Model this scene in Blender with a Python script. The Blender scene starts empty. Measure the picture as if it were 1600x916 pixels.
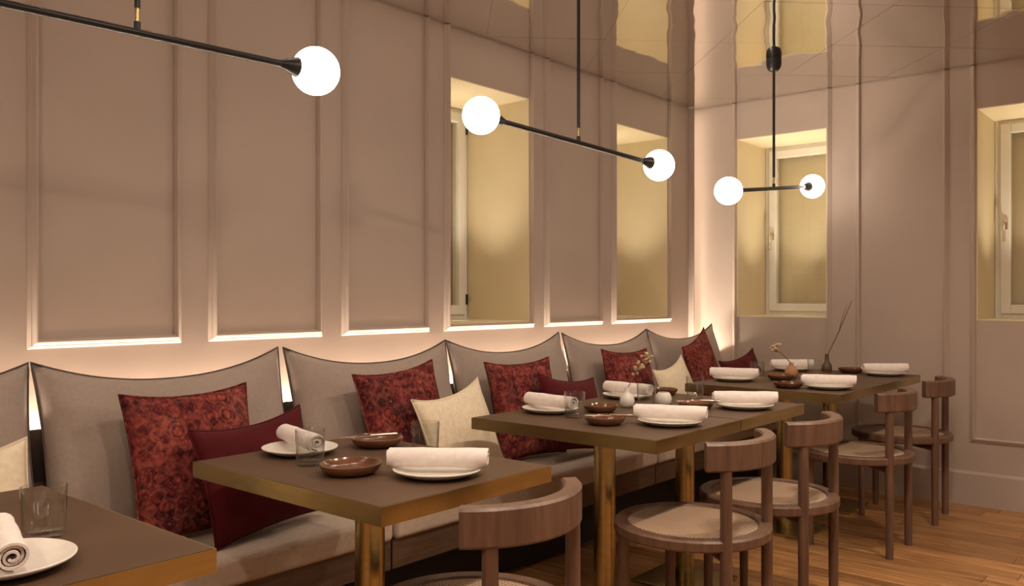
import bpy, bmesh, math, random
from mathutils import Vector, Matrix, Euler, noise
R = math.radians
PI = math.pi
S = bpy.context.scene
COL = S.collection

# ------------------------------------------------------------------ camera
cam_d = bpy.data.cameras.new('camera')
cam_d.sensor_width = 36.0
cam_d.lens = 1322 / 1600 * 36.0
cam_d.shift_y = 0.00375
cam_d.clip_start = 0.02
cam = bpy.data.objects.new('camera', cam_d)
cam.location = (0, 0, 1.2)
cam.rotation_euler = (R(90), 0, R(40.5 - 90))
COL.objects.link(cam)
S.camera = cam

# ------------------------------------------------------------------ world, exposure, lamp levels
w = bpy.data.worlds.new('night')
S.world = w
w.use_nodes = True
w.node_tree.nodes['Background'].inputs[0].default_value = (0.02, 0.025, 0.04, 1)
w.node_tree.nodes['Background'].inputs[1].default_value = 0.3
S.view_settings.view_transform = 'Standard'
S.view_settings.look = 'None'
S.view_settings.exposure = 0.0
S.view_settings.gamma = 1.0
S.view_settings.use_curve_mapping = False
GLOBE = 15.0          # emission of the opal globes
COVE = 250.0          # LED line behind the banquette
CORNER = 15.0         # upright LED line in the far corner
REVEAL = 2.3          # watts of the LED line on each window sill
FILL = 14.5           # watts of each unseen ceiling fill lamp added over the aisle

# ------------------------------------------------------------------ room constants
XE, YL = 5.43, 2.93            # end wall, long wall
XB, YR = -1.8, -2.4            # the two walls behind the camera
ZC = 2.532                     # ceiling
TH = 0.56                      # wall thickness
SEAT = 0.46                    # banquette seat height
TOP = 0.75                     # table height

# ------------------------------------------------------------------ materials
def nodes(name):
    m = bpy.data.materials.new(name)
    m.use_nodes = True
    nt = m.node_tree
    return m, nt, nt.nodes['Principled BSDF']

def mix_rgb(nt, fac, a, b, mode='MIX'):
    n = nt.nodes.new('ShaderNodeMix')
    n.data_type = 'RGBA'
    n.blend_type = mode
    for sock, v in ((n.inputs[0], fac), (n.inputs[6], a), (n.inputs[7], b)):
        if hasattr(v, 'is_output'):
            nt.links.new(v, sock)
        elif isinstance(v, (int, float)):
            sock.default_value = v
        else:
            sock.default_value = (*v, 1)
    return n.outputs[2]

def noise_tex(nt, scale, detail=3, vec=None, rough=0.5, dist=0.0):
    n = nt.nodes.new('ShaderNodeTexNoise')
    n.inputs['Scale'].default_value = scale
    n.inputs['Detail'].default_value = detail
    n.inputs['Roughness'].default_value = rough
    n.inputs['Distortion'].default_value = dist
    if vec is not None:
        nt.links.new(vec, n.inputs['Vector'])
    return n.outputs[0]

def obj_coords(nt, scale=(1, 1, 1), offset_random=False):
    tc = nt.nodes.new('ShaderNodeTexCoord')
    mp = nt.nodes.new('ShaderNodeMapping')
    mp.inputs['Scale'].default_value = scale
    nt.links.new(tc.outputs['Object'], mp.inputs['Vector'])
    if offset_random:
        oi = nt.nodes.new('ShaderNodeObjectInfo')
        cb = nt.nodes.new('ShaderNodeCombineXYZ')
        mu = nt.nodes.new('ShaderNodeMath')
        mu.operation = 'MULTIPLY'
        mu.inputs[1].default_value = 23.0
        nt.links.new(oi.outputs['Random'], mu.inputs[0])
        for k in range(3):
            nt.links.new(mu.outputs[0], cb.inputs[k])
        nt.links.new(cb.outputs[0], mp.inputs['Location'])
    return mp.outputs[0]

def ramp(nt, fac, stops):
    n = nt.nodes.new('ShaderNodeValToRGB')
    el = n.color_ramp.elements
    while len(el) < len(stops):
        el.new(0.5)
    for e, (p, c) in zip(el, stops):
        e.position = p
        e.color = (*c, 1)
    nt.links.new(fac, n.inputs[0])
    return n.outputs[0]

def bump(nt, bs, height, strength, dist):
    b = nt.nodes.new('ShaderNodeBump')
    b.inputs['Strength'].default_value = strength
    b.inputs['Distance'].default_value = dist
    nt.links.new(height, b.inputs['Height'])
    nt.links.new(b.outputs[0], bs.inputs['Normal'])

def mat(name, col, rough=0.6, metal=0.0, var=0.12, vscale=9.0, bump_s=0.0, bump_scale=60.0, bump_d=0.002,
        stretch=(1, 1, 1), spec=0.5, sheen=0.0, rnd=True, coat=0.0):
    m, nt, bs = nodes(name)
    v = obj_coords(nt, stretch, rnd)
    nz = noise_tex(nt, vscale, 4, v)
    a = tuple(c * (1 - var) for c in col)
    b = tuple(min(1, c * (1 + var)) for c in col)
    nt.links.new(ramp(nt, nz, [(0.3, a), (0.7, b)]), bs.inputs['Base Color'])
    bs.inputs['Roughness'].default_value = rough
    bs.inputs['Metallic'].default_value = metal
    bs.inputs['Specular IOR Level'].default_value = spec
    bs.inputs['Sheen Weight'].default_value = sheen
    bs.inputs['Coat Weight'].default_value = coat
    bs.inputs['Coat Roughness'].default_value = 0.15
    if bump_s:
        bump(nt, bs, noise_tex(nt, bump_scale, 4, v), bump_s, bump_d)
    return m

def emit(name, col, strength):
    m, nt, bs = nodes(name)
    bs.inputs['Base Color'].default_value = (0.9, 0.88, 0.84, 1)
    bs.inputs['Roughness'].default_value = 0.25
    bs.inputs['Emission Color'].default_value = (*col, 1)
    bs.inputs['Emission Strength'].default_value = strength
    return m

M = {}
M['wall'] = mat('taupe_plaster', (0.44, 0.355, 0.295), 0.75, var=0.03, vscale=2.2, bump_s=0.12, bump_scale=35, bump_d=0.003, spec=0.2, rnd=False)
M['wall_plain'] = M['wall']
M['reveal'] = mat('cream_paint', (0.72, 0.62, 0.42), 0.7, var=0.03, vscale=3, bump_s=0.08, bump_scale=30, spec=0.2, rnd=False)
M['frame'] = mat('white_lacquer', (0.78, 0.75, 0.68), 0.35, var=0.03)
M['blind'] = mat('straw_blind', (0.72, 0.61, 0.40), 0.85, var=0.05, vscale=30, stretch=(1, 1, 12), spec=0.1)
M['brass'] = mat('brushed_brass', (0.52, 0.42, 0.20), 0.27, 1.0, var=0.08, vscale=14, bump_s=0.04, bump_scale=90, stretch=(1, 1, 5))
M['table'] = mat('dark_linoleum', (0.095, 0.053, 0.029), 0.52, spec=0.25, var=0.12, vscale=5, bump_s=0.06, bump_scale=160, bump_d=0.001)
M['black'] = mat('black_metal', (0.012, 0.011, 0.010), 0.35, 0.0, var=0.1)
M['darkwood'] = mat('dark_stained_wood', (0.10, 0.058, 0.034), 0.5, var=0.25, vscale=6, stretch=(1, 14, 14), bump_s=0.1)
M['shade'] = mat('dark_board', (0.028, 0.02, 0.016), 0.8, var=0.2)
M['linen'] = mat('taupe_linen', (0.345, 0.275, 0.232), 0.92, var=0.05, vscale=90, bump_s=0.35, bump_scale=340, bump_d=0.0015, spec=0.1, sheen=0.15)
M['seat'] = mat('beige_upholstery', (0.50, 0.40, 0.32), 0.9, var=0.07, vscale=70, bump_s=0.25, bump_scale=380, bump_d=0.0015, spec=0.1, sheen=0.1)
M['piping'] = mat('dark_piping', (0.10, 0.075, 0.055), 0.85, var=0.2, spec=0.1)
M['maroon'] = mat('maroon_velvet', (0.075, 0.007, 0.009), 0.8, var=0.25, vscale=7, bump_s=0.15, bump_scale=200, spec=0.1, sheen=0.04)
M['cream'] = mat('cream_cotton', (0.72, 0.62, 0.46), 0.9, var=0.08, vscale=60, bump_s=0.3, bump_scale=260, bump_d=0.0015, spec=0.1)
M['napkin'] = mat('white_napkin', (0.80, 0.715, 0.665), 0.9, var=0.06, vscale=60, bump_s=0.4, bump_scale=220, bump_d=0.0015, spec=0.1)
M['plate'] = mat('white_stoneware', (0.76, 0.71, 0.64), 0.3, var=0.05, vscale=25)
M['dish'] = mat('brown_glazed_clay', (0.115, 0.042, 0.017), 0.2, var=0.45, vscale=9, coat=0.5)
M['terracotta'] = mat('terracotta', (0.40, 0.19, 0.09), 0.6, var=0.2)
M['vase'] = mat('white_bisque', (0.74, 0.69, 0.61), 0.5, var=0.06)
M['twig'] = mat('dry_twig', (0.17, 0.10, 0.055), 0.8, var=0.3, vscale=40)
M['petal'] = mat('dried_petals', (0.55, 0.42, 0.26), 0.85, var=0.35, vscale=60)
M['steel'] = mat('polished_steel', (0.70, 0.64, 0.55), 0.22, 1.0, var=0.05)
M['globe'] = emit('lit_opal_glass', (1.0, 0.88, 0.76), GLOBE)
M['led'] = emit('led_line', (1.0, 0.86, 0.70), COVE)
M['lens'] = emit('fill_lamp_lens', (1.0, 0.78, 0.55), 4.0)
M['corner_led'] = emit('corner_led_line', (1.0, 0.84, 0.66), CORNER)
M['sill_led'] = emit('sill_led_line', (1.0, 0.74, 0.36), 2.0)

# chair wood: brown walnut, grain running up each piece
m, nt, bs = nodes('walnut')
v = obj_coords(nt, (22, 22, 2.2), True)
nz = noise_tex(nt, 2.0, 6, v, 0.6, 0.6)
nt.links.new(ramp(nt, nz, [(0.25, (0.080, 0.041, 0.026)), (0.6, (0.155, 0.083, 0.051)), (0.85, (0.20, 0.112, 0.070))]), bs.inputs['Base Color'])
bs.inputs['Roughness'].default_value = 0.42
bump(nt, bs, nz, 0.12, 0.002)
M['walnut'] = m

# woven cane
m, nt, bs = nodes('woven_cane')
v = obj_coords(nt, (1, 1, 1))
ws = []
for d in ('X', 'Y'):
    wv = nt.nodes.new('ShaderNodeTexWave')
    wv.bands_direction = d
    wv.inputs['Scale'].default_value = 26
    wv.inputs['Distortion'].default_value = 0.4
    nt.links.new(v, wv.inputs['Vector'])
    ws.append(wv.outputs['Fac'])
ma = nt.nodes.new('ShaderNodeMath')
ma.operation = 'MAXIMUM'
nt.links.new(ws[0], ma.inputs[0])
nt.links.new(ws[1], ma.inputs[1])
nt.links.new(ramp(nt, ma.outputs[0], [(0.35, (0.19, 0.11, 0.066)), (0.8, (0.46, 0.32, 0.21))]), bs.inputs['Base Color'])
bs.inputs['Roughness'].default_value = 0.6
bump(nt, bs, ma.outputs[0], 0.5, 0.003)
M['cane'] = m

# oak floor boards, each with its own tone
m, nt, bs = nodes('oak_board')
oi = nt.nodes.new('ShaderNodeObjectInfo')
v = obj_coords(nt, (26, 1.6, 10), True)
nz = noise_tex(nt, 1.6, 6, v, 0.62, 0.8)
grain = ramp(nt, nz, [(0.25, (0.13, 0.056, 0.020)), (0.5, (0.33, 0.165, 0.062)), (0.75, (0.52, 0.29, 0.125))])
tone = ramp(nt, oi.outputs['Random'], [(0.0, (0.80, 0.76, 0.72)), (0.5, (1.15, 1.12, 1.08)), (1.0, (1.4, 1.36, 1.3))])
nt.links.new(mix_rgb(nt, 1.0, grain, tone, 'MULTIPLY'), bs.inputs['Base Color'])
bs.inputs['Roughness'].default_value = 0.36
bump(nt, bs, nz, 0.1, 0.003)
M['oak'] = m

# smoked mirror ceiling, slightly wavy
m, nt, bs = nodes('smoked_mirror')
bs.inputs['Base Color'].default_value = (0.82, 0.79, 0.76, 1)
bs.inputs['Metallic'].default_value = 1.0
bs.inputs['Roughness'].default_value = 0.035
geo = nt.nodes.new('ShaderNodeNewGeometry')
nz = noise_tex(nt, 3.2, 1, geo.outputs['Position'])
bump(nt, bs, nz, 1.0, 0.0042)
M['mirror'] = m

# clear glass
m = bpy.data.materials.new('clear_glass')
m.use_nodes = True
nt = m.node_tree
nt.nodes.clear()
out = nt.nodes.new('ShaderNodeOutputMaterial')
tr = nt.nodes.new('ShaderNodeBsdfTransparent')
tr.inputs[0].default_value = (0.965, 0.97, 0.96, 1)
gl = nt.nodes.new('ShaderNodeBsdfGlossy')
gl.inputs['Roughness'].default_value = 0.02
lw = nt.nodes.new('ShaderNodeLayerWeight')
pw_ = nt.nodes.new('ShaderNodeMath')
pw_.operation = 'POWER'
pw_.inputs[1].default_value = 3.0
nt.links.new(lw.outputs['Facing'], pw_.inputs[0])
ml = nt.nodes.new('ShaderNodeMath')
ml.operation = 'MULTIPLY_ADD'
ml.inputs[1].default_value = 0.85
ml.inputs[2].default_value = 0.05
nt.links.new(pw_.outputs[0], ml.inputs[0])
mx = nt.nodes.new('ShaderNodeMixShader')
nt.links.new(ml.outputs[0], mx.inputs[0])
nt.links.new(tr.outputs[0], mx.inputs[1])
nt.links.new(gl.outputs[0], mx.inputs[2])
nt.links.new(mx.outputs[0], out.inputs[0])
M['glass'] = m

# red kilim print
m, nt, bs = nodes('red_kilim_print')
v = obj_coords(nt, (1, 1, 1), True)
wob = noise_tex(nt, 6.5, 5, v, 0.6, 0.4)
fine = noise_tex(nt, 60, 4, v, 0.7)
mg = nt.nodes.new('ShaderNodeTexVoronoi')
mg.distance = 'MANHATTAN'
mg.inputs['Scale'].default_value = 24
mg.inputs['Randomness'].default_value = 0.55
nt.links.new(v, mg.inputs['Vector'])
vc = nt.nodes.new('ShaderNodeTexVoronoi')
vc.inputs['Scale'].default_value = 15
nt.links.new(v, vc.inputs['Vector'])
base = ramp(nt, wob, [(0.36, (0.030, 0.014, 0.018)), (0.45, (0.13, 0.014, 0.016)), (0.53, (0.22, 0.028, 0.024)), (0.61, (0.34, 0.09, 0.06)), (0.70, (0.16, 0.055, 0.065))])
fig = ramp(nt, mg.outputs['Distance'], [(0.10, (0.50, 0.17, 0.11)), (0.24, (0.03, 0.014, 0.020)), (0.40, (0.30, 0.035, 0.028)), (0.55, (0.05, 0.016, 0.022)), (0.72, (0.38, 0.085, 0.06))])
c1 = mix_rgb(nt, 0.5, base, fig)
rings = ramp(nt, vc.outputs['Distance'], [(0.16, (1.25, 1.1, 1.05)), (0.26, (0.35, 0.32, 0.38)), (0.36, (1.15, 1.05, 1.0)), (0.46, (0.55, 0.5, 0.5)), (0.56, (1.0, 1.0, 1.0))])
c2 = mix_rgb(nt, 0.85, c1, rings, 'MULTIPLY')
spk = ramp(nt, fine, [(0.40, (0.25, 0.27, 0.32)), (0.58, (0.92, 1.0, 1.05))])
nt.links.new(mix_rgb(nt, 0.8, c2, spk, 'MULTIPLY'), bs.inputs['Base Color'])
bs.inputs['Roughness'].default_value = 0.85
bs.inputs['Specular IOR Level'].default_value = 0.15
bump(nt, bs, noise_tex(nt, 240, 3, v), 0.3, 0.0015)
M['kilim'] = m

# ------------------------------------------------------------------ mesh helpers
class MB:
    def __init__(s):
        s.v, s.f = [], []
    def add(s, vs, fs):
        o = len(s.v)
        s.v += [tuple(p) for p in vs]
        s.f += [tuple(i + o for i in f) for f in fs]
        return s
    def box(s, x0, x1, y0, y1, z0, z1):
        return s.add([(x0, y0, z0), (x1, y0, z0), (x1, y1, z0), (x0, y1, z0), (x0, y0, z1), (x1, y0, z1), (x1, y1, z1), (x0, y1, z1)],
                     [(3, 2, 1, 0), (4, 5, 6, 7), (0, 1, 5, 4), (1, 2, 6, 5), (2, 3, 7, 6), (3, 0, 4, 7)])
    def tube(s, pts, rad, n=14, caps=True):
        pts = [Vector(p) for p in pts]
        rads = rad if isinstance(rad, (list, tuple)) else [rad] * len(pts)
        rings = []
        ref = None
        for i, p in enumerate(pts):
            t = (pts[min(i + 1, len(pts) - 1)] - pts[max(i - 1, 0)]).normalized()
            if ref is None:
                ref = Vector((0, 0, 1)) if abs(t.z) < 0.9 else Vector((1, 0, 0))
            a = (ref - t * ref.dot(t)).normalized()
            ref = a
            b = t.cross(a)
            rings.append([p + (a * math.cos(2 * PI * k / n) + b * math.sin(2 * PI * k / n)) * rads[i] for k in range(n)])
        vs = [q for r_ in rings for q in r_]
        fs = []
        for i in range(len(pts) - 1):
            for k in range(n):
                a0, a1 = i * n + k, i * n + (k + 1) % n
                fs.append((a0, a1, a1 + n, a0 + n))
        if caps:
            fs.append(tuple(reversed(range(n))))
            fs.append(tuple(range((len(pts) - 1) * n, len(pts) * n)))
        return s.add(vs, fs)
    def loop_tube(s, pts, rad, n=8):
        pts = [Vector(p) for p in pts]
        N = len(pts)
        vs, fs = [], []
        ctr = sum(pts, Vector()) / N
        for i, p in enumerate(pts):
            t = (pts[(i + 1) % N] - pts[i - 1]).normalized()
            a = (p - ctr)
            a = (a - t * a.dot(t)).normalized()
            b = t.cross(a)
            vs += [p + (a * math.cos(2 * PI * k / n) + b * math.sin(2 * PI * k / n)) * rad for k in range(n)]
        for i in range(N):
            for k in range(n):
                j = (i + 1) % N
                fs.append((i * n + k, i * n + (k + 1) % n, j * n + (k + 1) % n, j * n + k))
        return s.add(vs, fs)
    def lathe(s, prof, n=40, c=(0, 0, 0)):
        vs, fs, idx = [], [], []
        for r_, z in prof:
            if r_ < 1e-6:
                idx.append([len(vs)] * n)
                vs.append((c[0], c[1], c[2] + z))
            else:
                idx.append(list(range(len(vs), len(vs) + n)))
                vs += [(c[0] + r_ * math.cos(2 * PI * k / n), c[1] + r_ * math.sin(2 * PI * k / n), c[2] + z) for k in range(n)]
        for a, b in zip(idx, idx[1:]):
            for k in range(n):
                q = [a[k], a[(k + 1) % n], b[(k + 1) % n], b[k]]
                u = []
                for i in q:
                    if i not in u:
                        u.append(i)
                if len(u) > 2:
                    fs.append(tuple(u))
        return s.add(vs, fs)
    def sphere(s, c, r_, nu=32, nv=18):
        return s.lathe([(r_ * math.sin(PI * i / nv) if 0 < i < nv else 0, -r_ * math.cos(PI * i / nv)) for i in range(nv + 1)], nu, c)
    def mesh(s, name, material, smooth=None):
        me = bpy.data.meshes.new(name)
        me.from_pydata(s.v, [], s.f)
        bm = bmesh.new()
        bm.from_mesh(me)
        bmesh.ops.recalc_face_normals(bm, faces=bm.faces)
        bm.to_mesh(me)
        bm.free()
        me.materials.append(M[material])
        if smooth is not None:
            for p in me.polygons:
                p.use_smooth = True
            if smooth < 179:
                me.set_sharp_from_angle(angle=R(smooth))
        return me
    def build(s, name, material, parent=None, smooth=None, bevel=0.0, seg=2):
        return link(name, s.mesh(name, material, smooth), parent, bevel, seg)

def link(name, me, parent=None, bevel=0.0, seg=2):
    o = bpy.data.objects.new(name, me)
    COL.objects.link(o)
    if parent is not None:
        o.parent = parent
    if bevel:
        b = o.modifiers.new('bevel', 'BEVEL')
        b.width = bevel
        b.segments = seg
        b.limit_method = 'ANGLE'
        b.angle_limit = R(40)
    return o

def tag(o, label, cat, group=None):
    o['label'] = label
    o['category'] = cat
    if group:
        o['group'] = group
    return o

def empty(name, loc=(0, 0, 0), rz=0.0):
    o = bpy.data.objects.new(name, None)
    o.empty_display_size = 0.05
    o.location = loc
    o.rotation_euler = (0, 0, R(rz))
    COL.objects.link(o)
    return o

def struct(o):
    o['kind'] = 'structure'
    return o

def copy_tree(src, parent=None):
    c = src.copy()
    COL.objects.link(c)
    c.parent = parent
    for ch in list(src.children):
        copy_tree(ch, c)
    return c

# ------------------------------------------------------------------ floor with oak boards laid across the room
rng = random.Random(4)
floor = struct(MB().box(XB - 0.1, XE + 0.1, YR - 0.1, YL + 0.1, -0.12, -0.016).build('floor', 'shade'))
PW = 0.1205
lens = [0.9, 1.15, 1.4, 1.7]
pm = {}
def plank_mesh(wd, ln):
    k = (round(wd, 4), round(ln, 3))
    if k not in pm:
        c = 0.0018
        x1, y1 = wd - 0.0016, ln - 0.0016
        b = MB()
        b.add([(0, 0, -0.016), (x1, 0, -0.016), (x1, y1, -0.016), (0, y1, -0.016),
               (0, 0, -c), (x1, 0, -c), (x1, y1, -c), (0, y1, -c),
               (c, c, 0), (x1 - c, c, 0), (x1 - c, y1 - c, 0), (c, y1 - c, 0)],
              [(3, 2, 1, 0), (0, 1, 5, 4), (1, 2, 6, 5), (2, 3, 7, 6), (3, 0, 4, 7), (4, 5, 9, 8), (5, 6, 10, 9), (6, 7, 11, 10), (7, 4, 8, 11), (8, 9, 10, 11)])
        pm[k] = b.mesh('plank', 'oak')
    return pm[k]
nrow = int(round((XE - XB) / PW))
PW = (XE - XB) / nrow
for i in range(nrow):
    y = YR
    first = True
    while y < YL - 1e-4:
        ln = rng.choice(lens) * (rng.choice((0.4, 0.65, 1.0)) if first else 1)
        first = False
        if YL - (y + ln) < 0.35:
            ln = YL - y
        p = link('plank', plank_mesh(PW, ln), floor)
        p.location = (XB + i * PW, y, 0)
        y += ln

# ------------------------------------------------------------------ mirrored ceiling: square tiles laid diagonally
ceil = struct(MB().box(XB - 0.1, XE + 0.1, YR - 0.1, YL + 0.1, ZC + 0.010, ZC + 0.16).build('ceiling', 'shade'))
T = 0.61
def clip(poly, axis, lim, keep_less):
    out = []
    for i, p in enumerate(poly):
        q = poly[(i + 1) % len(poly)]
        pi, qi = ((p[axis] <= lim), (q[axis] <= lim)) if keep_less else ((p[axis] >= lim), (q[axis] >= lim))
        if pi:
            out.append(p)
        if pi != qi:
            t = (lim - p[axis]) / (q[axis] - p[axis])
            out.append((p[0] + (q[0] - p[0]) * t, p[1] + (q[1] - p[1]) * t))
    return out
g2 = math.sqrt(0.5)
full_tile = None
for ia in range(-8, 14):
    for ib in range(-10, 10):
        a0, b0 = 3.716 + T * (ia - 4), 2.04 + T * (ib - 2)      # a = (x+y)/sqrt2, b = (x-y)/sqrt2
        h = T / 2 - 0.0006
        ac, bc = a0 + T / 2, b0 + T / 2
        cx, cy = (ac + bc) * g2, (ac - bc) * g2
        quad = [((da + db) * g2, (da - db) * g2) for da, db in ((-h, -h), (-h, h), (h, h), (h, -h))]
        poly = [(x + cx, y + cy) for x, y in quad]
        n0 = len(poly)
        inside = all(XB + 0.008 < x < XE - 0.008 and YR + 0.008 < y < YL - 0.008 for x, y in poly)
        for ax, lim, kl in ((0, XE - 0.009, True), (0, XB + 0.009, False), (1, YL - 0.009, True), (1, YR + 0.009, False)):
            if poly:
                poly = clip(poly, ax, lim, kl)
        if len(poly) < 3:
            continue
        ar = abs(sum(poly[i][0] * poly[(i + 1) % len(poly)][1] - poly[(i + 1) % len(poly)][0] * poly[i][1] for i in range(len(poly)))) / 2
        if ar < 0.002:
            continue
        if inside and full_tile is not None:
            me = full_tile
        else:
            n = len(poly)
            pts = [(x - cx, y - cy) for x, y in poly]
            b = MB()
            b.add([(x, y, 0) for x, y in pts] + [(x, y, 0.005) for x, y in pts],
                  [tuple(range(n)), tuple(range(n, 2 * n))] + [(i, (i + 1) % n, (i + 1) % n + n, i + n) for i in range(n)])
            me = b.mesh('mirror_tile', 'mirror')
            if inside:
                full_tile = me
        t = link('mirror_tile', me, ceil)
        t.location = (cx, cy, ZC)
        t.rotation_euler = (R(rng.uniform(-0.09, 0.09)), R(rng.uniform(-0.09, 0.09)), 0)

# ------------------------------------------------------------------ walls with deep window openings
WZ0, WZ1 = 1.065, 2.285
def wall_boxes(u0, u1, openings, put):
    u = u0
    for a, b in openings:
        put(u, a, -0.12, ZC + 0.05)
        put(a, b, -0.12, WZ0)
        put(a, b, WZ1, ZC + 0.05)
        u = b
    put(u, u1, -0.12, ZC + 0.05)
LW = [(2.947, 3.578), (4.405, 5.06)]                 # window openings along X on the long wall
EW = [(0.512, 1.128), (1.985, 2.606)]                # along Y on the end wall
b = MB()
wall_boxes(XB - 0.1, XE + TH, LW, lambda p, q, z0, z1: b.box(p, q, YL, YL + TH, z0, z1))
wall_left = struct(b.build('wall_left', 'wall'))
b = MB()
wall_boxes(YR - 0.1, YL, EW, lambda p, q, z0, z1: b.box(XE, XE + TH, p, q, z0, z1))
wall_end = struct(b.build('wall_end', 'wall'))
wall_right = struct(MB().box(XB - 0.1, XE, YR - 0.1, YR, -0.12, ZC + 0.05).build('wall_right', 'wall'))
wall_back = struct(MB().box(XB - 0.1, XB, YR, YL, -0.12, ZC + 0.05).build('wall_back', 'wall'))

# stepped mouldings that frame the wall panels: local x along wall, local -y into the room
def moulding(name, x0, x1, z0, z1, parent, rz, loc, wd=0.031, dp=0.026):
    # profile (distance inward from the outer edge, height above the wall)
    prof = [(0.0, 0.0), (0.0, dp * 0.10), (0.009, dp * 0.52), (0.011, dp * 0.52), (0.019, dp * 0.92), (0.022, dp), (0.026, dp * 0.94), (wd - 0.001, dp * 0.45), (wd, dp * 0.40), (wd, 0.0)]
    path = [(x0, z1, 1, 0), (x0, z0, 1, 1), (x1, z0, -1, 1), (x1, z1, -1, 0)]
    b = MB()
    n = len(prof)
    vs = [(x + sx * p, -q, z + sz * p) for x, z, sx, sz in path for p, q in prof]
    fs = []
    for i in range(3):
        for k in range(n - 1):
            fs.append((i * n + k, i * n + k + 1, (i + 1) * n + k + 1, (i + 1) * n + k))
    fs.append(tuple(range(n)))
    fs.append(tuple(range(3 * n, 4 * n)))
    b.add(vs, fs)
    o = b.build(name, 'wall', parent)
    o.location = loc
    o.rotation_euler = (0, 0, R(rz))
    return o
for a, c in ((-1.27, -0.75), (-0.65, -0.13), (-0.03, 0.38), (0.425, 0.945), (1.047, 1.567), (1.674, 2.195), (2.296, 2.818), (2.917, 3.609), (3.705, 4.272), (4.375, 5.092)):
    moulding('panel_moulding', a, c, 1.032, ZC - 0.003, wall_left, 0, (0, YL, 0))
for a, c in ((1.953, 2.636), (1.270, 1.806), (0.480, 1.163), (-0.20, 0.34), (-1.02, -0.34)):
    moulding('panel_moulding', -c, -a, 0.36, ZC - 0.003, wall_end, -90, (XE, 0, 0), dp=0.018)

bb = MB()
bb.add([(XE - 0.016, YR, 0), (XE, YR, 0), (XE, YR, 0.195), (XE - 0.008, YR, 0.195), (XE - 0.016, YR, 0.18),
        (XE - 0.016, YL, 0), (XE, YL, 0), (XE, YL, 0.195), (XE - 0.008, YL, 0.195), (XE - 0.016, YL, 0.18)],
       [(0, 1, 2, 3, 4), (5, 6, 7, 8, 9)] + [(i, (i + 1) % 5, (i + 1) % 5 + 5, i + 5) for i in range(5)])
struct(bb.build('baseboard_end', 'wall'))

# ------------------------------------------------------------------ windows (local x along wall, local y outward)
def window(name, loc, rz, wd, handle_side):
    w0 = struct(empty(name, loc, rz))
    H = WZ1 - WZ0
    x = wd / 2
    D = TH - 0.10
    e = 0.006
    MB().box(-x, -x + e, 0.001, D, 0, H).build('jamb_lining', 'reveal', w0)
    MB().box(x - e, x, 0.001, D, 0, H).build('jamb_lining', 'reveal', w0)
    MB().box(-x + e, x - e, 0.001, D, H - e, H).build('soffit_lining', 'reveal', w0)
    MB().box(-x + e, x - e, 0.001, D, 0, e).build('sill_board', 'reveal', w0)
    f = MB()
    a = 0.038
    f.box(-x + e, -x + e + a, D, D + 0.06, 0.0, H).box(x - e - a, x - e, D, D + 0.06, 0, H)
    f.box(-x + e + a, x - e - a, D, D + 0.06, 0, a).box(-x + e + a, x - e - a, D, D + 0.06, H - a, H)
    f.build('frame', 'frame', w0, bevel=0.004)
    s = MB()
    xs = x - e - a + 0.006
    z0, z1 = a - 0.006, H - a + 0.006
    sw = 0.055
    y0, y1 = D - 0.018, D + 0.04
    s.box(-xs, -xs + sw, y0, y1, z0, z1).box(xs - sw, xs, y0, y1, z0, z1)
    s.box(-xs + sw, xs - sw, y0, y1, z0, z0 + sw).box(-xs + sw, xs - sw, y0, y1, z1 - sw, z1)
    sash = s.build('sash', 'frame', w0, bevel=0.005)
    MB().box(-xs + sw - 0.004, xs - sw + 0.004, D + 0.008, D + 0.014, z0 + sw - 0.004, z1 - sw + 0.004).build('pane', 'glass', sash)
    hx = (-xs + sw / 2) * handle_side
    hb = MB()
    hb.box(hx - 0.014, hx + 0.014, y0 - 0.008, y0, H * 0.475 - 0.035, H * 0.475 + 0.035)
    hb.tube([(hx, y0 - 0.006, H * 0.475 + 0.01), (hx, y0 - 0.04, H * 0.475 + 0.01), (hx, y0 - 0.046, H * 0.475 - 0.01), (hx, y0 - 0.042, H * 0.475 - 0.11)], [0.008, 0.008, 0.009, 0.008], 10)
    hb.build('handle', 'steel', sash, smooth=40)
    hg = MB()
    for zz in (0.12, H - 0.12):
        hg.tube([(-hx - 0.03 * handle_side * -1, y0 - 0.004, zz - 0.03), (-hx - 0.03 * handle_side * -1, y0 - 0.004, zz + 0.03)], 0.007, 8)
    hg.build('hinge', 'black', sash, smooth=40)
    MB().box(-x + e + 0.01, x - e - 0.01, D + 0.070, D + 0.074, 0.005, H - 0.005).build('blind', 'blind', w0)
    return w0

def sill_light(loc, rz, wd, label):
    t = tag(empty('sill_light', loc, rz), label, 'light', 'slim strip lights on the window sills')
    ln = 0.06
    y = 0.23
    MB().box(-ln - 0.004, ln + 0.004, y - 0.016, y - 0.012, 0.0002, 0.0022).box(-ln - 0.004, ln + 0.004, y + 0.012, y + 0.016, 0.0002, 0.0022).box(-ln - 0.004, -ln, y - 0.012, y + 0.012, 0.0002, 0.0022).box(ln, ln + 0.004, y - 0.012, y + 0.012, 0.0002, 0.0022).build('bezel', 'frame', t)
    MB().box(-ln, ln, y - 0.0118, y + 0.0118, 0.0002, 0.0014).build('diffuser', 'sill_led', t)
    ld = bpy.data.lights.new('led_line', 'AREA')
    ld.shape = 'RECTANGLE'
    ld.size, ld.size_y = ln * 2, 0.022
    ld.energy = REVEAL
    ld.color = (1.0, 0.86, 0.66)
    ld.spread = R(78)
    lo = bpy.data.objects.new('led_line', ld)
    lo.location = (0, y, 0.0026)
    lo.rotation_euler = (R(180), 0, 0)
    lo.parent = t
    COL.objects.link(lo)
    return t
n = 1
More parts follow.
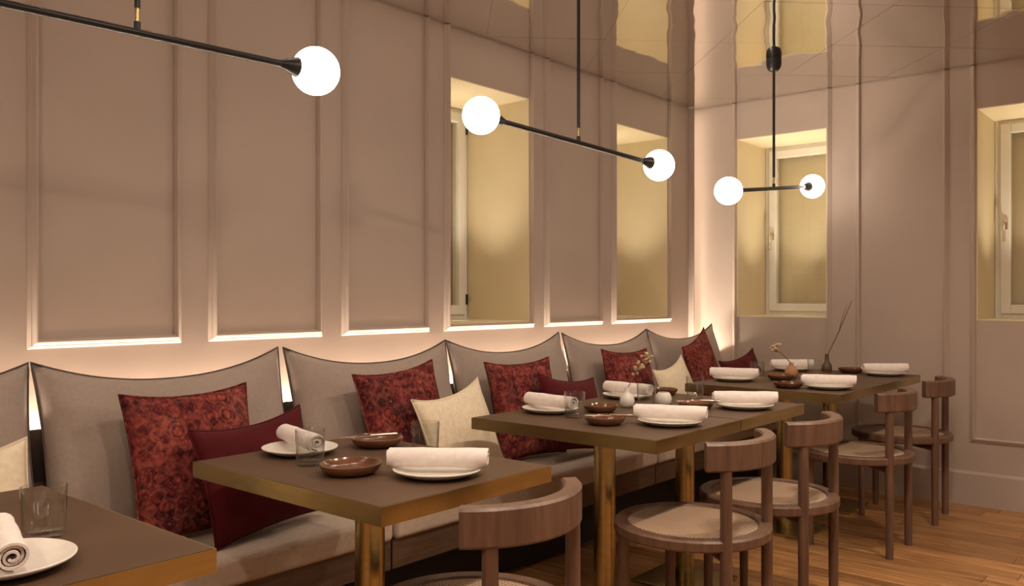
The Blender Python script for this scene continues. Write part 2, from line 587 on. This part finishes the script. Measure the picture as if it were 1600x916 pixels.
for (a, c), lb in zip(LW, ('slim strip light on the sill of long-wall window nearer the camera', 'slim strip light on the sill of long-wall window beside the corner')):
    window('window_%d' % n, ((a + c) / 2, YL, WZ0), 0, c - a, 1)
    sill_light(((a + c) / 2, YL, WZ0 + 0.006), 0, c - a, lb)
    n += 1
for (a, c), lb in zip(EW[::-1], ('slim strip light on the sill of end-wall window near corner', 'slim strip light on the sill of end-wall window at right edge')):
    window('window_%d' % n, (XE, (a + c) / 2, WZ0), -90, c - a, 1)
    sill_light((XE, (a + c) / 2, WZ0 + 0.006), -90, c - a, lb)
    n += 1

# ------------------------------------------------------------------ banquette in three sections, cove light behind it
SF = 2.155
secs = [(-1.52, 0.195, 'banquette bench section under the leftmost back cushions at the photo edge'),
        (0.20, 1.915, 'beige banquette bench section behind the small brass-edged table with bowls'),
        (1.92, 3.635, 'beige banquette bench section behind the middle four-seat table'),
        (3.64, 5.355, 'beige banquette bench section behind far table against the end wall')]
for x0, x1, lb in secs:
    t = tag(empty('banquette_bench', ((x0 + x1) / 2, SF, 0)), lb, 'bench', 'banquette sections along the long wall')
    h = (x1 - x0) / 2
    MB().box(-h + 0.003, h - 0.003, 0, 0.64, 0.375, SEAT).build('seat_cushion', 'seat', t, bevel=0.018, seg=4)
    MB().box(-h + 0.002, h - 0.002, 0.02, 0.64, 0.275, 0.375).build('seat_rail', 'darkwood', t)
    MB().box(-h + 0.002, h - 0.002, 0.26, 0.64, 0.0, 0.275).build('plinth', 'shade', t)
    MB().box(-h + 0.002, h - 0.002, 0.645, 0.67, 0.0, 0.79).build('backboard', 'shade', t)
cv = tag(empty('cove_light', (1.915, YL, 0.74)), 'warm strip light glowing on the wall behind the banquette cushions', 'light')
hl = 5.42 - 1.915
MB().box(-3.4, hl, -0.098, -0.001, 0, 0.006).box(-3.4, hl, -0.098, -0.094, 0.006, 0.045).build('channel', 'shade', cv)
MB().box(-3.4, hl - 0.01, -0.019, -0.007, 0.006, 0.016).build('diffuser', 'led', cv)
# upright strip hidden behind a slim fin in the corner, washing the end wall
cf = tag(empty('corner_light', (5.345, YL, 0.80)), 'slim upright fin in the room corner with a strip light behind it', 'light')
hc = ZC - 0.80 - 0.004
MB().box(0.0, 0.006, -0.045, -0.0005, 0, hc).build('fin', 'wall', cf)
MB().box(0.0062, 0.011, -0.030, -0.018, 0.02, hc - 0.02).build('diffuser', 'corner_led', cf)

# ------------------------------------------------------------------ cushions and pillows
def pillow_mesh(wd, ht, tk, pin_x, pin_top, pin_bot, seed, wr, material, pw=0.45, N=26):
    b = MB()
    vs, ids = [], {}
    border = []
    for side in (1, -1):
        for j in range(N + 1):
            for i in range(N + 1):
                s_, t_ = -1 + 2 * i / N, -1 + 2 * j / N
                edge = i in (0, N) or j in (0, N)
                if side == -1 and edge:
                    ids[(side, i, j)] = ids[(1, i, j)]
                    continue
                pt = pin_top if t_ > 0 else pin_bot
                x = wd / 2 * s_ * (1 - pin_x * (1 - t_ * t_))
                y = ht / 2 * t_ * (1 - pt * (1 - abs(s_) ** 2.2))
                z = 0.0
                if not edge:
                    z = tk / 2 * ((1 - s_ ** 2) ** pw) * ((1 - t_ ** 2) ** pw)
                    q = noise.noise(Vector((x * 7 + seed, y * 7, side * 3.0 + seed))) * 0.6 + noise.noise(Vector((x * 18 + seed, y * 14, side + seed))) * 0.4
                    z += wr * q * min(1, z / (tk * 0.2))
                    z = max(z, 0.003)
                ids[(side, i, j)] = len(vs)
                vs.append((x, y, side * z))
    fs = []
    for side in (1, -1):
        for j in range(N):
            for i in range(N):
                q = (ids[(side, i, j)], ids[(side, i + 1, j)], ids[(side, i + 1, j + 1)], ids[(side, i, j + 1)])
                fs.append(q if side == 1 else q[::-1])
    b.add(vs, fs)
    border = [(i, 0) for i in range(N)] + [(N, j) for j in range(N)] + [(N - i, N) for i in range(N)] + [(0, N - j) for j in range(N)]
    bp = [vs[ids[(1, i, j)]] for i, j in border]
    return b.mesh('pillow', material, 180), bp

def put_pillow(name, me, bp, x, y, yaw, tilt, roll, label, cat, group, base=SEAT, pipe=None, pr=0.004):
    o = link(name, me)
    mtx = Matrix.Rotation(R(yaw), 4, 'Z') @ Matrix.Rotation(R(90 - tilt), 4, 'X') @ Matrix.Rotation(R(roll), 4, 'Z')
    zmin = min((mtx @ v.co).z for v in me.vertices)
    o.matrix_world = Matrix.Translation((x, y, base - zmin + (pr if pipe else 0) + 0.0006)) @ mtx
    tag(o, label, cat, group)
    if pipe:
        MB().loop_tube(bp, pr, 6).build('piping', pipe, o, smooth=180)
    return o

bx = [0.11, 0.985, 1.86, 2.735, 3.60, 4.465, 5.335]
blab = ['large taupe back cushion cut off by the left photo edge',
        'large taupe back cushion behind the nearest red patterned pillow, second from left edge',
        'large taupe back cushion behind the red patterned and white pillow, third from left edge',
        'large taupe back cushion behind middle table, fourth from left edge',
        'large taupe back cushion behind the dried flowers, fifth from left edge',
        'large taupe back cushion in the far corner by the end wall']
for i in range(6):
    me, bp = pillow_mesh(bx[i + 1] - bx[i] - 0.014, 0.552, 0.19, 0.035, 0.30, 0.02, 3.1 * i + 1, 0.018, 'linen', 0.42)
    put_pillow('back_cushion', me, bp, (bx[i] + bx[i + 1]) / 2, 2.672 + 0.006 * (i % 2), 0, 13, (-0.6, 0.5, -0.4, 0.6, -0.3, 0.8)[i], blab[i], 'cushion', 'large back cushions along the banquette', pipe='piping')

for i, (x, y, yaw, tilt, roll, lb) in enumerate([
        (1.375, 2.475, 4, 14, 0, 'red patterned square pillow largest and nearest to the camera'),
        (2.262, 2.475, 3, 14, 4, 'red patterned square pillow behind the white pillow'),
        (3.00, 2.475, -2, 14, 0, 'red patterned square pillow behind the left end of middle table'),
        (3.90, 2.475, 0, 14, -2, 'red patterned square pillow behind dried flower stem'),
        (4.735, 2.490, 8, 12, 14, 'brighter red square pillow tilted in the far corner')]):
    me, bp = pillow_mesh(0.445, 0.46, 0.13, 0.07, 0.11, 0.08, 7.7 * i + 2, 0.006, 'kilim', 0.5)
    put_pillow('patterned_pillow', me, bp, x, y, yaw, tilt, roll, lb, 'pillow', 'red patterned pillows', pipe='kilim', pr=0.003)
for i, (x, y, yaw, tilt, roll, lb) in enumerate([
        (1.515, 2.335, 10, 16, 3, 'dark maroon pillow beside the nearest small brass-edged table'),
        (3.185, 2.34, 4, 18, -7, 'dark maroon pillow behind the napkins of middle table'),
        (5.05, 2.36, -4, 18, 8, 'dark maroon pillow by the end wall')]):
    me, bp = pillow_mesh(0.46, 0.36, 0.12, 0.07, 0.18, 0.08, 5.3 * i + 40, 0.006, 'maroon', 0.5)
    put_pillow('plain_pillow', me, bp, x, y, yaw, tilt, roll, lb, 'pillow', 'plain maroon pillows', pipe='maroon', pr=0.003)
for i, (x, y, yaw, tilt, roll, lb) in enumerate([
        (0.63, 2.335, 0, 16, 2, 'cream white pillow cut off by the left photo edge'),
        (2.42, 2.335, 8, 18, 6, 'cream white pillow between the nearest small table and middle table'),
        (4.16, 2.34, 8, 18, 7, 'cream white pillow between middle table and far table')]):
    me, bp = pillow_mesh(0.46, 0.37, 0.12, 0.07, 0.20, 0.08, 6.1 * i + 71, 0.007, 'cream', 0.5)
    put_pillow('white_pillow', me, bp, x, y, yaw, tilt, roll, lb, 'pillow', 'plain cream pillows', pipe='cream', pr=0.003)

# ------------------------------------------------------------------ tables
def table(x0, x1, y0, y1, label):
    cx, cy = (x0 + x1) / 2, (y0 + y1) / 2
    t = tag(empty('dining_table', (cx, cy, 0)), label, 'table', 'brass-edged dining tables')
    hx, hy = (x1 - x0) / 2 - 0.002, (y1 - y0) / 2
    e = 0.004
    zt, zb = TOP, TOP - 0.043
    MB().box(-hx + e, hx - e, -hy + e, hy - e, zb + 0.004, zt).build('table_top', 'table', t)
    b = MB()
    b.box(-hx, hx, -hy, -hy + e, zb, zt - 0.0008).box(-hx, hx, hy - e, hy, zb, zt - 0.0008)
    b.box(-hx, -hx + e, -hy + e, hy - e, zb, zt - 0.0008).box(hx - e, hx, -hy + e, hy - e, zb, zt - 0.0008)
    b.build('edge_band', 'brass', t)
    MB().lathe([(0.0, 0.0121), (0.040, 0.0121), (0.040, zb + 0.0035), (0.0, zb + 0.0035)], 40).build('column', 'brass', t, smooth=40)
    MB().box(-0.165, 0.165, -0.165, 0.165, 0.0, 0.012).build('base_plate', 'brass', t, bevel=0.003)
    MB().box(-0.15, 0.15, -0.15, 0.15, zb - 0.004, zb + 0.0035).build('mounting_plate', 'black', t)
    return t
table(0.21, 0.81, 1.385, 2.165, 'brass-edged table cut off at the lower left corner of photo')
table(1.19, 1.785, 1.385, 2.165, 'small brass-edged table for two with glossy brown dishes, in the foreground')
table(2.30, 2.90, 1.375, 2.165, 'left half of the joined middle table with white bud vase')
table(2.90, 3.50, 1.375, 2.165, 'right half of the joined middle table, nearer the end wall')
table(3.93, 4.58, 1.375, 2.175, 'left half of the joined far table with terracotta vase')
table(4.58, 5.23, 1.375, 2.175, 'right half of the joined far table, closest to the end wall')

# ------------------------------------------------------------------ chairs
RC, ZS = 0.232, 0.462
def chair_proto():
    t = empty('dining_chair')
    # round seat ring
    prof = [(RC - 0.012, ZS - 0.036), (RC + 0.018, ZS - 0.036), (RC + 0.024, ZS - 0.030), (RC + 0.024, ZS - 0.006), (RC + 0.017, ZS), (RC - 0.018, ZS), (RC - 0.022, ZS - 0.005), (RC - 0.022, ZS - 0.030), (RC - 0.012, ZS - 0.036)]
    MB().lathe(prof, 56).build('seat_ring', 'walnut', t, smooth=35)
    ri = RC - 0.021
    MB().lathe([(0, ZS - 0.004), (ri * 0.6, ZS - 0.0025), (ri * 0.9, ZS - 0.003), (ri, ZS - 0.006), (ri, ZS - 0.012), (0, ZS - 0.010)], 48).build('cane_seat', 'cane', t, smooth=50)
    fa = R(42)
    for sx in (-1, 1):
        x, y = sx * (RC - 0.004) * math.sin(fa), (RC - 0.004) * math.cos(fa)
        MB().tube([(x, y, 0), (x, y, 0.2), (x, y, ZS - 0.034)], [0.0155, 0.0175, 0.019], 16).build('leg', 'walnut', t, smooth=50)
    ra = R(37)
    for sx in (-1, 1):
        x, y = sx * (RC + 0.012) * math.sin(ra), -(RC + 0.012) * math.cos(ra)
        MB().tube([(x, y, 0), (x, y, 0.3), (x, y, 0.5), (x, y, 0.700)], [0.0165, 0.0185, 0.0185, 0.0175], 16).build('rear_post', 'walnut', t, smooth=50)
    # crossing braces under the seat
    for sg in (-1, 1):
        d = Vector((sg * math.sin(fa), math.cos(fa), 0)) * (RC - 0.01)
        e = Vector((-sg * math.sin(ra), -math.cos(ra), 0)) * (RC + 0.0)
        MB().tube([d + Vector((0, 0, ZS - 0.055 - 0.004 * sg)), e + Vector((0, 0, ZS - 0.055 - 0.004 * sg))], 0.014, 10).build('cross_brace', 'walnut', t, smooth=50)
    # curved backrest band
    n = 28
    amax = R(52)
    z0, z1 = 0.672, 0.758
    ra_, rb_ = RC - 0.010, RC + 0.034
    vs, fs = [], []
    c = 0.006
    for i in range(n + 1):
        a = -amax + 2 * amax * i / n
        sx, sy = math.sin(a), -math.cos(a)
        for r_, z in ((ra_, z0 + c), (ra_ + c, z0), (rb_ - c, z0), (rb_, z0 + c), (rb_, z1 - c), (rb_ - c, z1), (ra_ + c, z1), (ra_, z1 - c)):
            vs.append((r_ * sx, r_ * sy, z))
    for i in range(n):
        for k in range(8):
            fs.append((i * 8 + k, i * 8 + (k + 1) % 8, (i + 1) * 8 + (k + 1) % 8, (i + 1) * 8 + k))
    fs.append(tuple(range(8)))
    fs.append(tuple(range(n * 8, n * 8 + 8)))
    MB().add(vs, fs).build('backrest', 'walnut', t, smooth=35)
    return t
proto = chair_proto()
for i, (x, y, rz, lb) in enumerate([
        (1.475, 1.390, 0, 'round-seat wooden chair in the foreground, its cane seat cut off by the photo bottom'),
        (2.515, 1.365, 0, 'round-seat cane wooden chair at the left half of middle table'),
        (3.08, 1.35, 0, 'round-seat cane wooden chair at the right half of middle table'),
        (4.21, 1.395, 0, 'round-seat cane wooden chair at the left half of far table'),
        (4.95, 1.40, 4, 'round-seat cane wooden chair farthest away, nearest the end wall')]):
    o = proto if i == 0 else copy_tree(proto)
    o.location = (x, y, 0)
    o.rotation_euler = (0, 0, R(rz))
    tag(o, lb, 'chair', 'round-seat wooden chairs')

# ------------------------------------------------------------------ pendants
def pendant(cx, cy, z, yaw, pitch, label, half=0.525):
    t = tag(empty('pendant_lamp', (cx, cy, ZC - 0.0005), 0), label, 'pendant lamp', 'black bar pendants with two white globes')
    dz = z - ZC
    d = Vector((math.cos(R(yaw)) * math.cos(R(pitch)), math.sin(R(yaw)) * math.cos(R(pitch)), math.sin(R(pitch))))
    MB().lathe([(0, -0.074), (0.012, -0.073), (0.028, -0.065), (0.038, -0.050), (0.042, -0.030), (0.042, -0.004), (0.041, 0), (0, 0)], 28).build('canopy', 'black', t, smooth=40)
    MB().tube([(0, 0, -0.072), (0, 0, dz + 0.062)], 0.0075, 12).build('rod', 'black', t, smooth=50)
    MB().tube([(0, 0, dz + 0.063), (0, 0, dz + 0.026)], 0.0058, 12).build('swivel', 'brass', t, smooth=50)
    MB().tube([(0, 0, dz + 0.027), (0, 0, dz + 0.005)], 0.0085, 12).build('joint', 'black', t, smooth=50)
    c = Vector((0, 0, dz))
    rg = 0.0715
    e = half - rg
    MB().tube([c - d * (e - 0.02), c + d * (e - 0.02)], 0.0104, 14).build('bar', 'black', t, smooth=50)
    for s in (-1, 1):
        p = lambda k: c + d * s * k
        MB().tube([p(e - 0.045), p(e - 0.038), p(e + 0.010)], [0.0115, 0.014, 0.031], 20).build('socket', 'black', t, smooth=40)
        MB().sphere(p(half), rg).build('globe', 'globe', t, smooth=180)
    return t
pendant(1.025, 2.138, 1.878, -4.5, 0, 'nearest bar pendant, its left end outside the upper left photo edge')
pendant(2.89, 2.10, 1.849, -9, -4.6, 'middle bar pendant slanting across the long-wall windows')
pendant(4.55, 1.96, 1.807, -2, 6.8, 'far bar pendant hanging before the end-wall window near corner')
pendant(1.7, -0.7, 1.88, 0, 0, 'added fill bar pendant behind the camera over the open floor')  # unseen pendant added as frontal fill light
pendant(-0.9, 0.5, 1.88, 80, 0, 'added fill bar pendant behind the camera near the back wall')  # second added pendant, out of view, for more fill

# ------------------------------------------------------------------ ceiling fill lamps added out of view to brighten the room
for x, y, lb in ((-0.9, 0.9, 'added ceiling fill lamp behind the camera near the long wall'),
                 (0.25, 0.45, 'added ceiling fill lamp right above the camera'),
                 (1.35, 0.55, 'added ceiling fill lamp over the aisle before the small foreground table'),
                 (2.45, 0.55, 'added ceiling fill lamp over the aisle before the middle table'),
                 (3.55, 0.50, 'added ceiling fill lamp over the aisle before the far table'),
                 (2.0, -1.2, 'added ceiling fill lamp by the right wall opposite the middle table'),
                 (3.9, -1.2, 'added ceiling fill lamp by the right wall near the end wall')):
    t = tag(empty('ceiling_fill_lamp', (x, y, ZC - 0.0005)), lb, 'ceiling light', 'added ceiling fill lamps out of view')
    MB().lathe([(0.052, -0.008), (0.074, -0.006), (0.076, 0.0), (0.050, 0.0), (0.052, -0.008)], 36).build('trim_ring', 'black', t, smooth=50)
    MB().lathe([(0, -0.001), (0.0495, -0.001), (0.0495, -0.003), (0, -0.003)], 28).build('lens', 'lens', t)
    ld = bpy.data.lights.new('fill_lamp', 'AREA')
    ld.shape = 'DISK'
    ld.size = 0.095
    ld.energy = FILL
    ld.color = (1.0, 0.82, 0.655)
    ld.spread = R(160)
    lo = bpy.data.objects.new('fill_lamp', ld)
    lo.location = (0, 0, -0.006)
    lo.parent = t
    COL.objects.link(lo)

# ------------------------------------------------------------------ tableware
def lathe_mesh(name, prof, material, n=40, smooth=40):
    return MB().lathe(prof, n).mesh(name, material, smooth)
plate_me = lathe_mesh('plate', [(0, 0.004), (0.060, 0.004), (0.064, 0), (0.070, 0), (0.098, 0.010), (0.112, 0.017), (0.113, 0.0195), (0.110, 0.0205), (0.096, 0.0145), (0.070, 0.0085), (0, 0.0080)], 'plate', 48)
dish_me = lathe_mesh('dish', [(0, 0.003), (0.050, 0.003), (0.053, 0), (0.058, 0), (0.074, 0.012), (0.080, 0.024), (0.0795, 0.0275), (0.0765, 0.0275), (0.069, 0.016), (0.054, 0.0085), (0, 0.0075)], 'dish', 44)
glass_me = lathe_mesh('tumbler', [(0, 0.0), (0.034, 0.0), (0.0365, 0.003), (0.040, 0.094), (0.0393, 0.0955), (0.0386, 0.094), (0.0350, 0.014), (0.032, 0.0105), (0, 0.0105)], 'glass', 44, 60)

def roll_mesh(length, r1=0.027, turns=3.2, r0=0.007):
    n = int(turns * 16)
    th = 0.0042
    out = []
    b = MB()
    secs_ = 7
    for s in range(secs_):
        u = -length / 2 + length * s / (secs_ - 1)
        fl = 1 + 0.035 * math.sin(s * 2.1 + length * 40)
        for i in range(n + 1):
            a = 2 * PI * turns * i / n
            r_ = (r0 + (r1 - r0) * i / n) * fl
            x = u + 0.004 * math.sin(a * 0.5) * (1 if s in (0, secs_ - 1) else 0)
            b.v.append((x, r_ * math.cos(a) * 1.05, r_ * math.sin(a) * 0.93))
            ri = r_ - th
            b.v.append((x, ri * math.cos(a) * 1.05, ri * math.sin(a) * 0.93))
    m_ = 2 * (n + 1)
    for s in range(secs_ - 1):
        for i in range(n):
            o, q = s * m_ + 2 * i, (s + 1) * m_ + 2 * i
            b.f.append((o, o + 2, q + 2, q))
            b.f.append((o + 1, q + 1, q + 3, o + 3))
        o, q = s * m_, (s + 1) * m_
        b.f.append((o, q, q + 1, o + 1))
        o, q = s * m_ + 2 * n, (s + 1) * m_ + 2 * n
        b.f.append((o, o + 1, q + 1, q))
    for s in (0, secs_ - 1):
        for i in range(n):
            o = s * m_ + 2 * i
            b.f.append((o, o + 1, o + 3, o + 2))
    return b.mesh('napkin', 'napkin', 50)
roll_long = roll_mesh(0.25)
roll_short = roll_mesh(0.225)

def setting(x, y, yaw, where, long=True):
    p = link('plate', plate_me)
    p.location = (x, y, TOP + 0.0003)
    p.rotation_euler = (0, 0, R(yaw))
    p.scale = (1.0, 0.94, 1.0)
    tag(p, 'white stoneware plate ' + where, 'plate', 'white plates')
    q = link('napkin', roll_long if long else roll_short)
    q.location = (x, y, TOP + 0.0212 + 0.0262)
    q.rotation_euler = (R(205), 0, R(yaw))
    tag(q, 'rolled white napkin on the plate ' + where, 'napkin', 'rolled napkins on plates')
setting(0.52, 1.545, -104, 'at the lower left photo corner', False)
setting(1.455, 2.045, -104, 'beside the banquette on the small foreground table')
setting(1.497, 1.525, -52, 'beside the foreground chair on the small foreground table')
setting(2.605, 2.03, -97, 'at the banquette side of left half of middle table')
setting(2.62, 1.508, -68, 'at the chair side of left half of middle table')
setting(3.19, 2.05, -97, 'at the banquette side of right half of middle table')
setting(3.20, 1.50, -55, 'at the chair side of right half of middle table')
setting(4.22, 2.04, -72, 'at the banquette side of left half of far table')
setting(4.15, 1.51, -66, 'at the chair side of left half of far table')
setting(5.02, 2.05, -52, 'at the banquette side of right half of far table')
setting(5.06, 1.52, -50, 'at the chair side of right half of far table')

for x, y, lb in [(0.637, 1.70, 'clear glass tumbler at the lower left photo corner'),
                 (1.374, 1.885, 'clear glass tumbler before the left plate on the small foreground table'),
                 (1.665, 1.745, 'clear glass tumbler behind the right napkin on the small foreground table'),
                 (2.555, 1.875, 'clear glass tumbler at the left napkin of middle table'),
                 (2.99, 1.83, 'clear glass tumbler beside the white bud vase on middle table'),
                 (3.40, 1.83, 'clear glass tumbler at the right end of middle table'),
                 (4.42, 2.0, 'clear glass tumbler at the left napkin of far table'),
                 (4.76, 1.81, 'clear glass tumbler beside the terracotta vase on far table')]:
    g = link('tumbler', glass_me)
    g.location = (x, y, TOP + 0.0003)
    tag(g, lb, 'glass', 'glass tumblers on the tables')

for i, (x, y, s, lb) in enumerate([
        (1.372, 1.712, 1.0, 'glossy brown clay dish at the left edge of small foreground table'),
        (1.675, 1.965, 1.0, 'glossy brown clay dish with a knife on the small foreground table'),
        (2.485, 1.69, 0.9, 'brown clay dish at the left front of middle table'),
        (2.74, 1.885, 0.85, 'brown clay dish behind the front-left dish on middle table'),
        (3.42, 2.0, 0.8, 'brown clay dish at the right rear corner of middle table'),
        (3.07, 1.65, 0.9, 'brown clay dish between the two chair-side napkins of middle table'),
        (4.43, 1.87, 0.9, 'brown clay dish before the terracotta vase on far table'),
        (4.07, 1.68, 0.9, 'brown clay dish at the left front of far table'),
        (5.12, 1.73, 0.9, 'brown clay dish beside the twig vase on far table')]):
    d = link('dish', dish_me)
    d.location = (x, y, TOP + 0.0003)
    d.scale = (s, s * 0.97, 1)
    d.rotation_euler = (0, 0, i * 1.1)
    tag(d, lb, 'dish', 'small brown dishes')

def knife(x, y, yaw, label):
    t = tag(empty('butter_knife', (x, y, TOP + 0.0284), yaw), label, 'knife', 'butter knives lying on dishes')
    b = MB()
    b.add([(-0.005, -0.008, 0), (0.075, -0.008, 0), (0.088, 0.000, 0), (0.080, 0.008, 0), (-0.005, 0.006, 0),
           (-0.005, -0.007, 0.0016), (0.075, -0.007, 0.0016), (0.087, 0.0, 0.0016), (0.080, 0.0075, 0.0016), (-0.005, 0.006, 0.0016)],
          [(4, 3, 2, 1, 0), (5, 6, 7, 8, 9)] + [(i, (i + 1) % 5, (i + 1) % 5 + 5, i + 5) for i in range(5)])
    b.build('blade', 'steel', t)
    MB().tube([(-0.004, 0, 0.0035), (-0.03, 0, 0.0038), (-0.085, 0, 0.004)], [0.0035, 0.0042, 0.005], 10).build('handle', 'steel', t, smooth=50)
knife(1.66, 1.985, 150, 'butter knife laid across the brown dish of small foreground table')
knife(2.50, 1.685, 120, 'butter knife laid across the front-left dish of middle table')
knife(3.08, 1.645, 120, 'butter knife laid across the dish between the chair-side napkins of middle table')

# vases with dried stems
wv = tag(empty('bud_vase', (2.93, 1.885, TOP + 0.0003)), 'small white round bud vase with dried flowers on middle table', 'vase')
MB().lathe([(0, 0), (0.018, 0), (0.027, 0.010), (0.031, 0.026), (0.027, 0.044), (0.013, 0.056), (0.009, 0.066), (0.010, 0.080), (0.0075, 0.081), (0.0065, 0.066), (0.0095, 0.055), (0.02, 0.04), (0.023, 0.026), (0, 0.008)], 32).build('body', 'vase', wv, smooth=60)
stem_end = Vector((0.055, -0.07, 0.215))
MB().tube([(0.0, 0.0, 0.01), (0.0025, -0.003, 0.08), (0.025, -0.03, 0.15), stem_end], [0.002, 0.002, 0.0016, 0.0012], 8).build('stem', 'twig', wv, smooth=60)
fr = random.Random(9)
for k in range(26):
    u = fr.uniform(0.45, 1.05)
    c = Vector((0.002, -0.003, 0.08)).lerp(stem_end, u) + Vector((fr.uniform(-1, 1), fr.uniform(-1, 1), fr.uniform(-0.6, 0.9))) * 0.024
    MB().lathe([(0, -0.0065), (0.005, -0.003), (0.0075, 0.002), (0.006, 0.006), (0, 0.004)], 7, c).build('flower_head', 'petal', wv)
cn = tag(empty('votive_holder', (3.075, 1.80, TOP + 0.0003)), 'small white round votive holder on middle table', 'candle holder')
MB().lathe([(0, 0), (0.022, 0), (0.031, 0.012), (0.034, 0.028), (0.029, 0.046), (0.022, 0.054), (0.019, 0.053), (0.025, 0.044), (0.029, 0.028), (0.024, 0.018), (0, 0.016)], 32).build('cup', 'vase', cn, smooth=60)
MB().lathe([(0, 0.016), (0.019, 0.017), (0.019, 0.036), (0.003, 0.034), (0.001, 0.034), (0.001, 0.042), (0, 0.042)], 20).build('candle', 'cream', cn, smooth=40)

tv = tag(empty('bud_vase', (4.55, 1.86, TOP + 0.0003)), 'small terracotta bud vase with a bent dried stem on far table', 'vase')
MB().lathe([(0, 0), (0.022, 0), (0.034, 0.012), (0.038, 0.030), (0.032, 0.052), (0.016, 0.066), (0.011, 0.075), (0.013, 0.084), (0.010, 0.085), (0.008, 0.075), (0.013, 0.063), (0.028, 0.045), (0.030, 0.03), (0, 0.010)], 32).build('body', 'terracotta', tv, smooth=60)
MB().tube([(0, 0, 0.012), (0.001, 0.002, 0.085), (-0.03, 0.035, 0.13), (-0.055, 0.07, 0.165)], [0.003, 0.003, 0.0025, 0.002], 8).build('stem', 'twig', tv, smooth=60)
for k in range(12):
    c = Vector((-0.055, 0.07, 0.165)) + Vector((fr.uniform(-1, 1), fr.uniform(-1, 1), fr.uniform(-0.7, 0.9))) * 0.024
    MB().lathe([(0, -0.009), (0.007, -0.004), (0.011, 0.003), (0.008, 0.008), (0, 0.006)], 7, c).build('flower_head', 'petal', tv)

sv = tag(empty('twig_vase', (5.10, 1.865, TOP + 0.0003)), 'small dark bottle vase with a long slanting bare twig on far table', 'vase')
MB().lathe([(0, 0), (0.026, 0), (0.030, 0.008), (0.028, 0.040), (0.014, 0.062), (0.010, 0.095), (0.0125, 0.104), (0.009, 0.105), (0.007, 0.092), (0.011, 0.060), (0.023, 0.038), (0.024, 0.012), (0, 0.008)], 32).build('body', 'darkwood', sv, smooth=60)
MB().tube([(0, 0, 0.012), (0.002, -0.004, 0.10), (0.045, -0.055, 0.24), (0.10, -0.115, 0.43)], [0.003, 0.003, 0.0035, 0.0018], 8).build('twig', 'twig', sv, smooth=60)
MB().tube([(0.045, -0.055, 0.24), (0.055, -0.068, 0.31), (0.080, -0.09, 0.40)], [0.0025, 0.002, 0.0012], 8).build('side_twig', 'twig', sv, smooth=60)
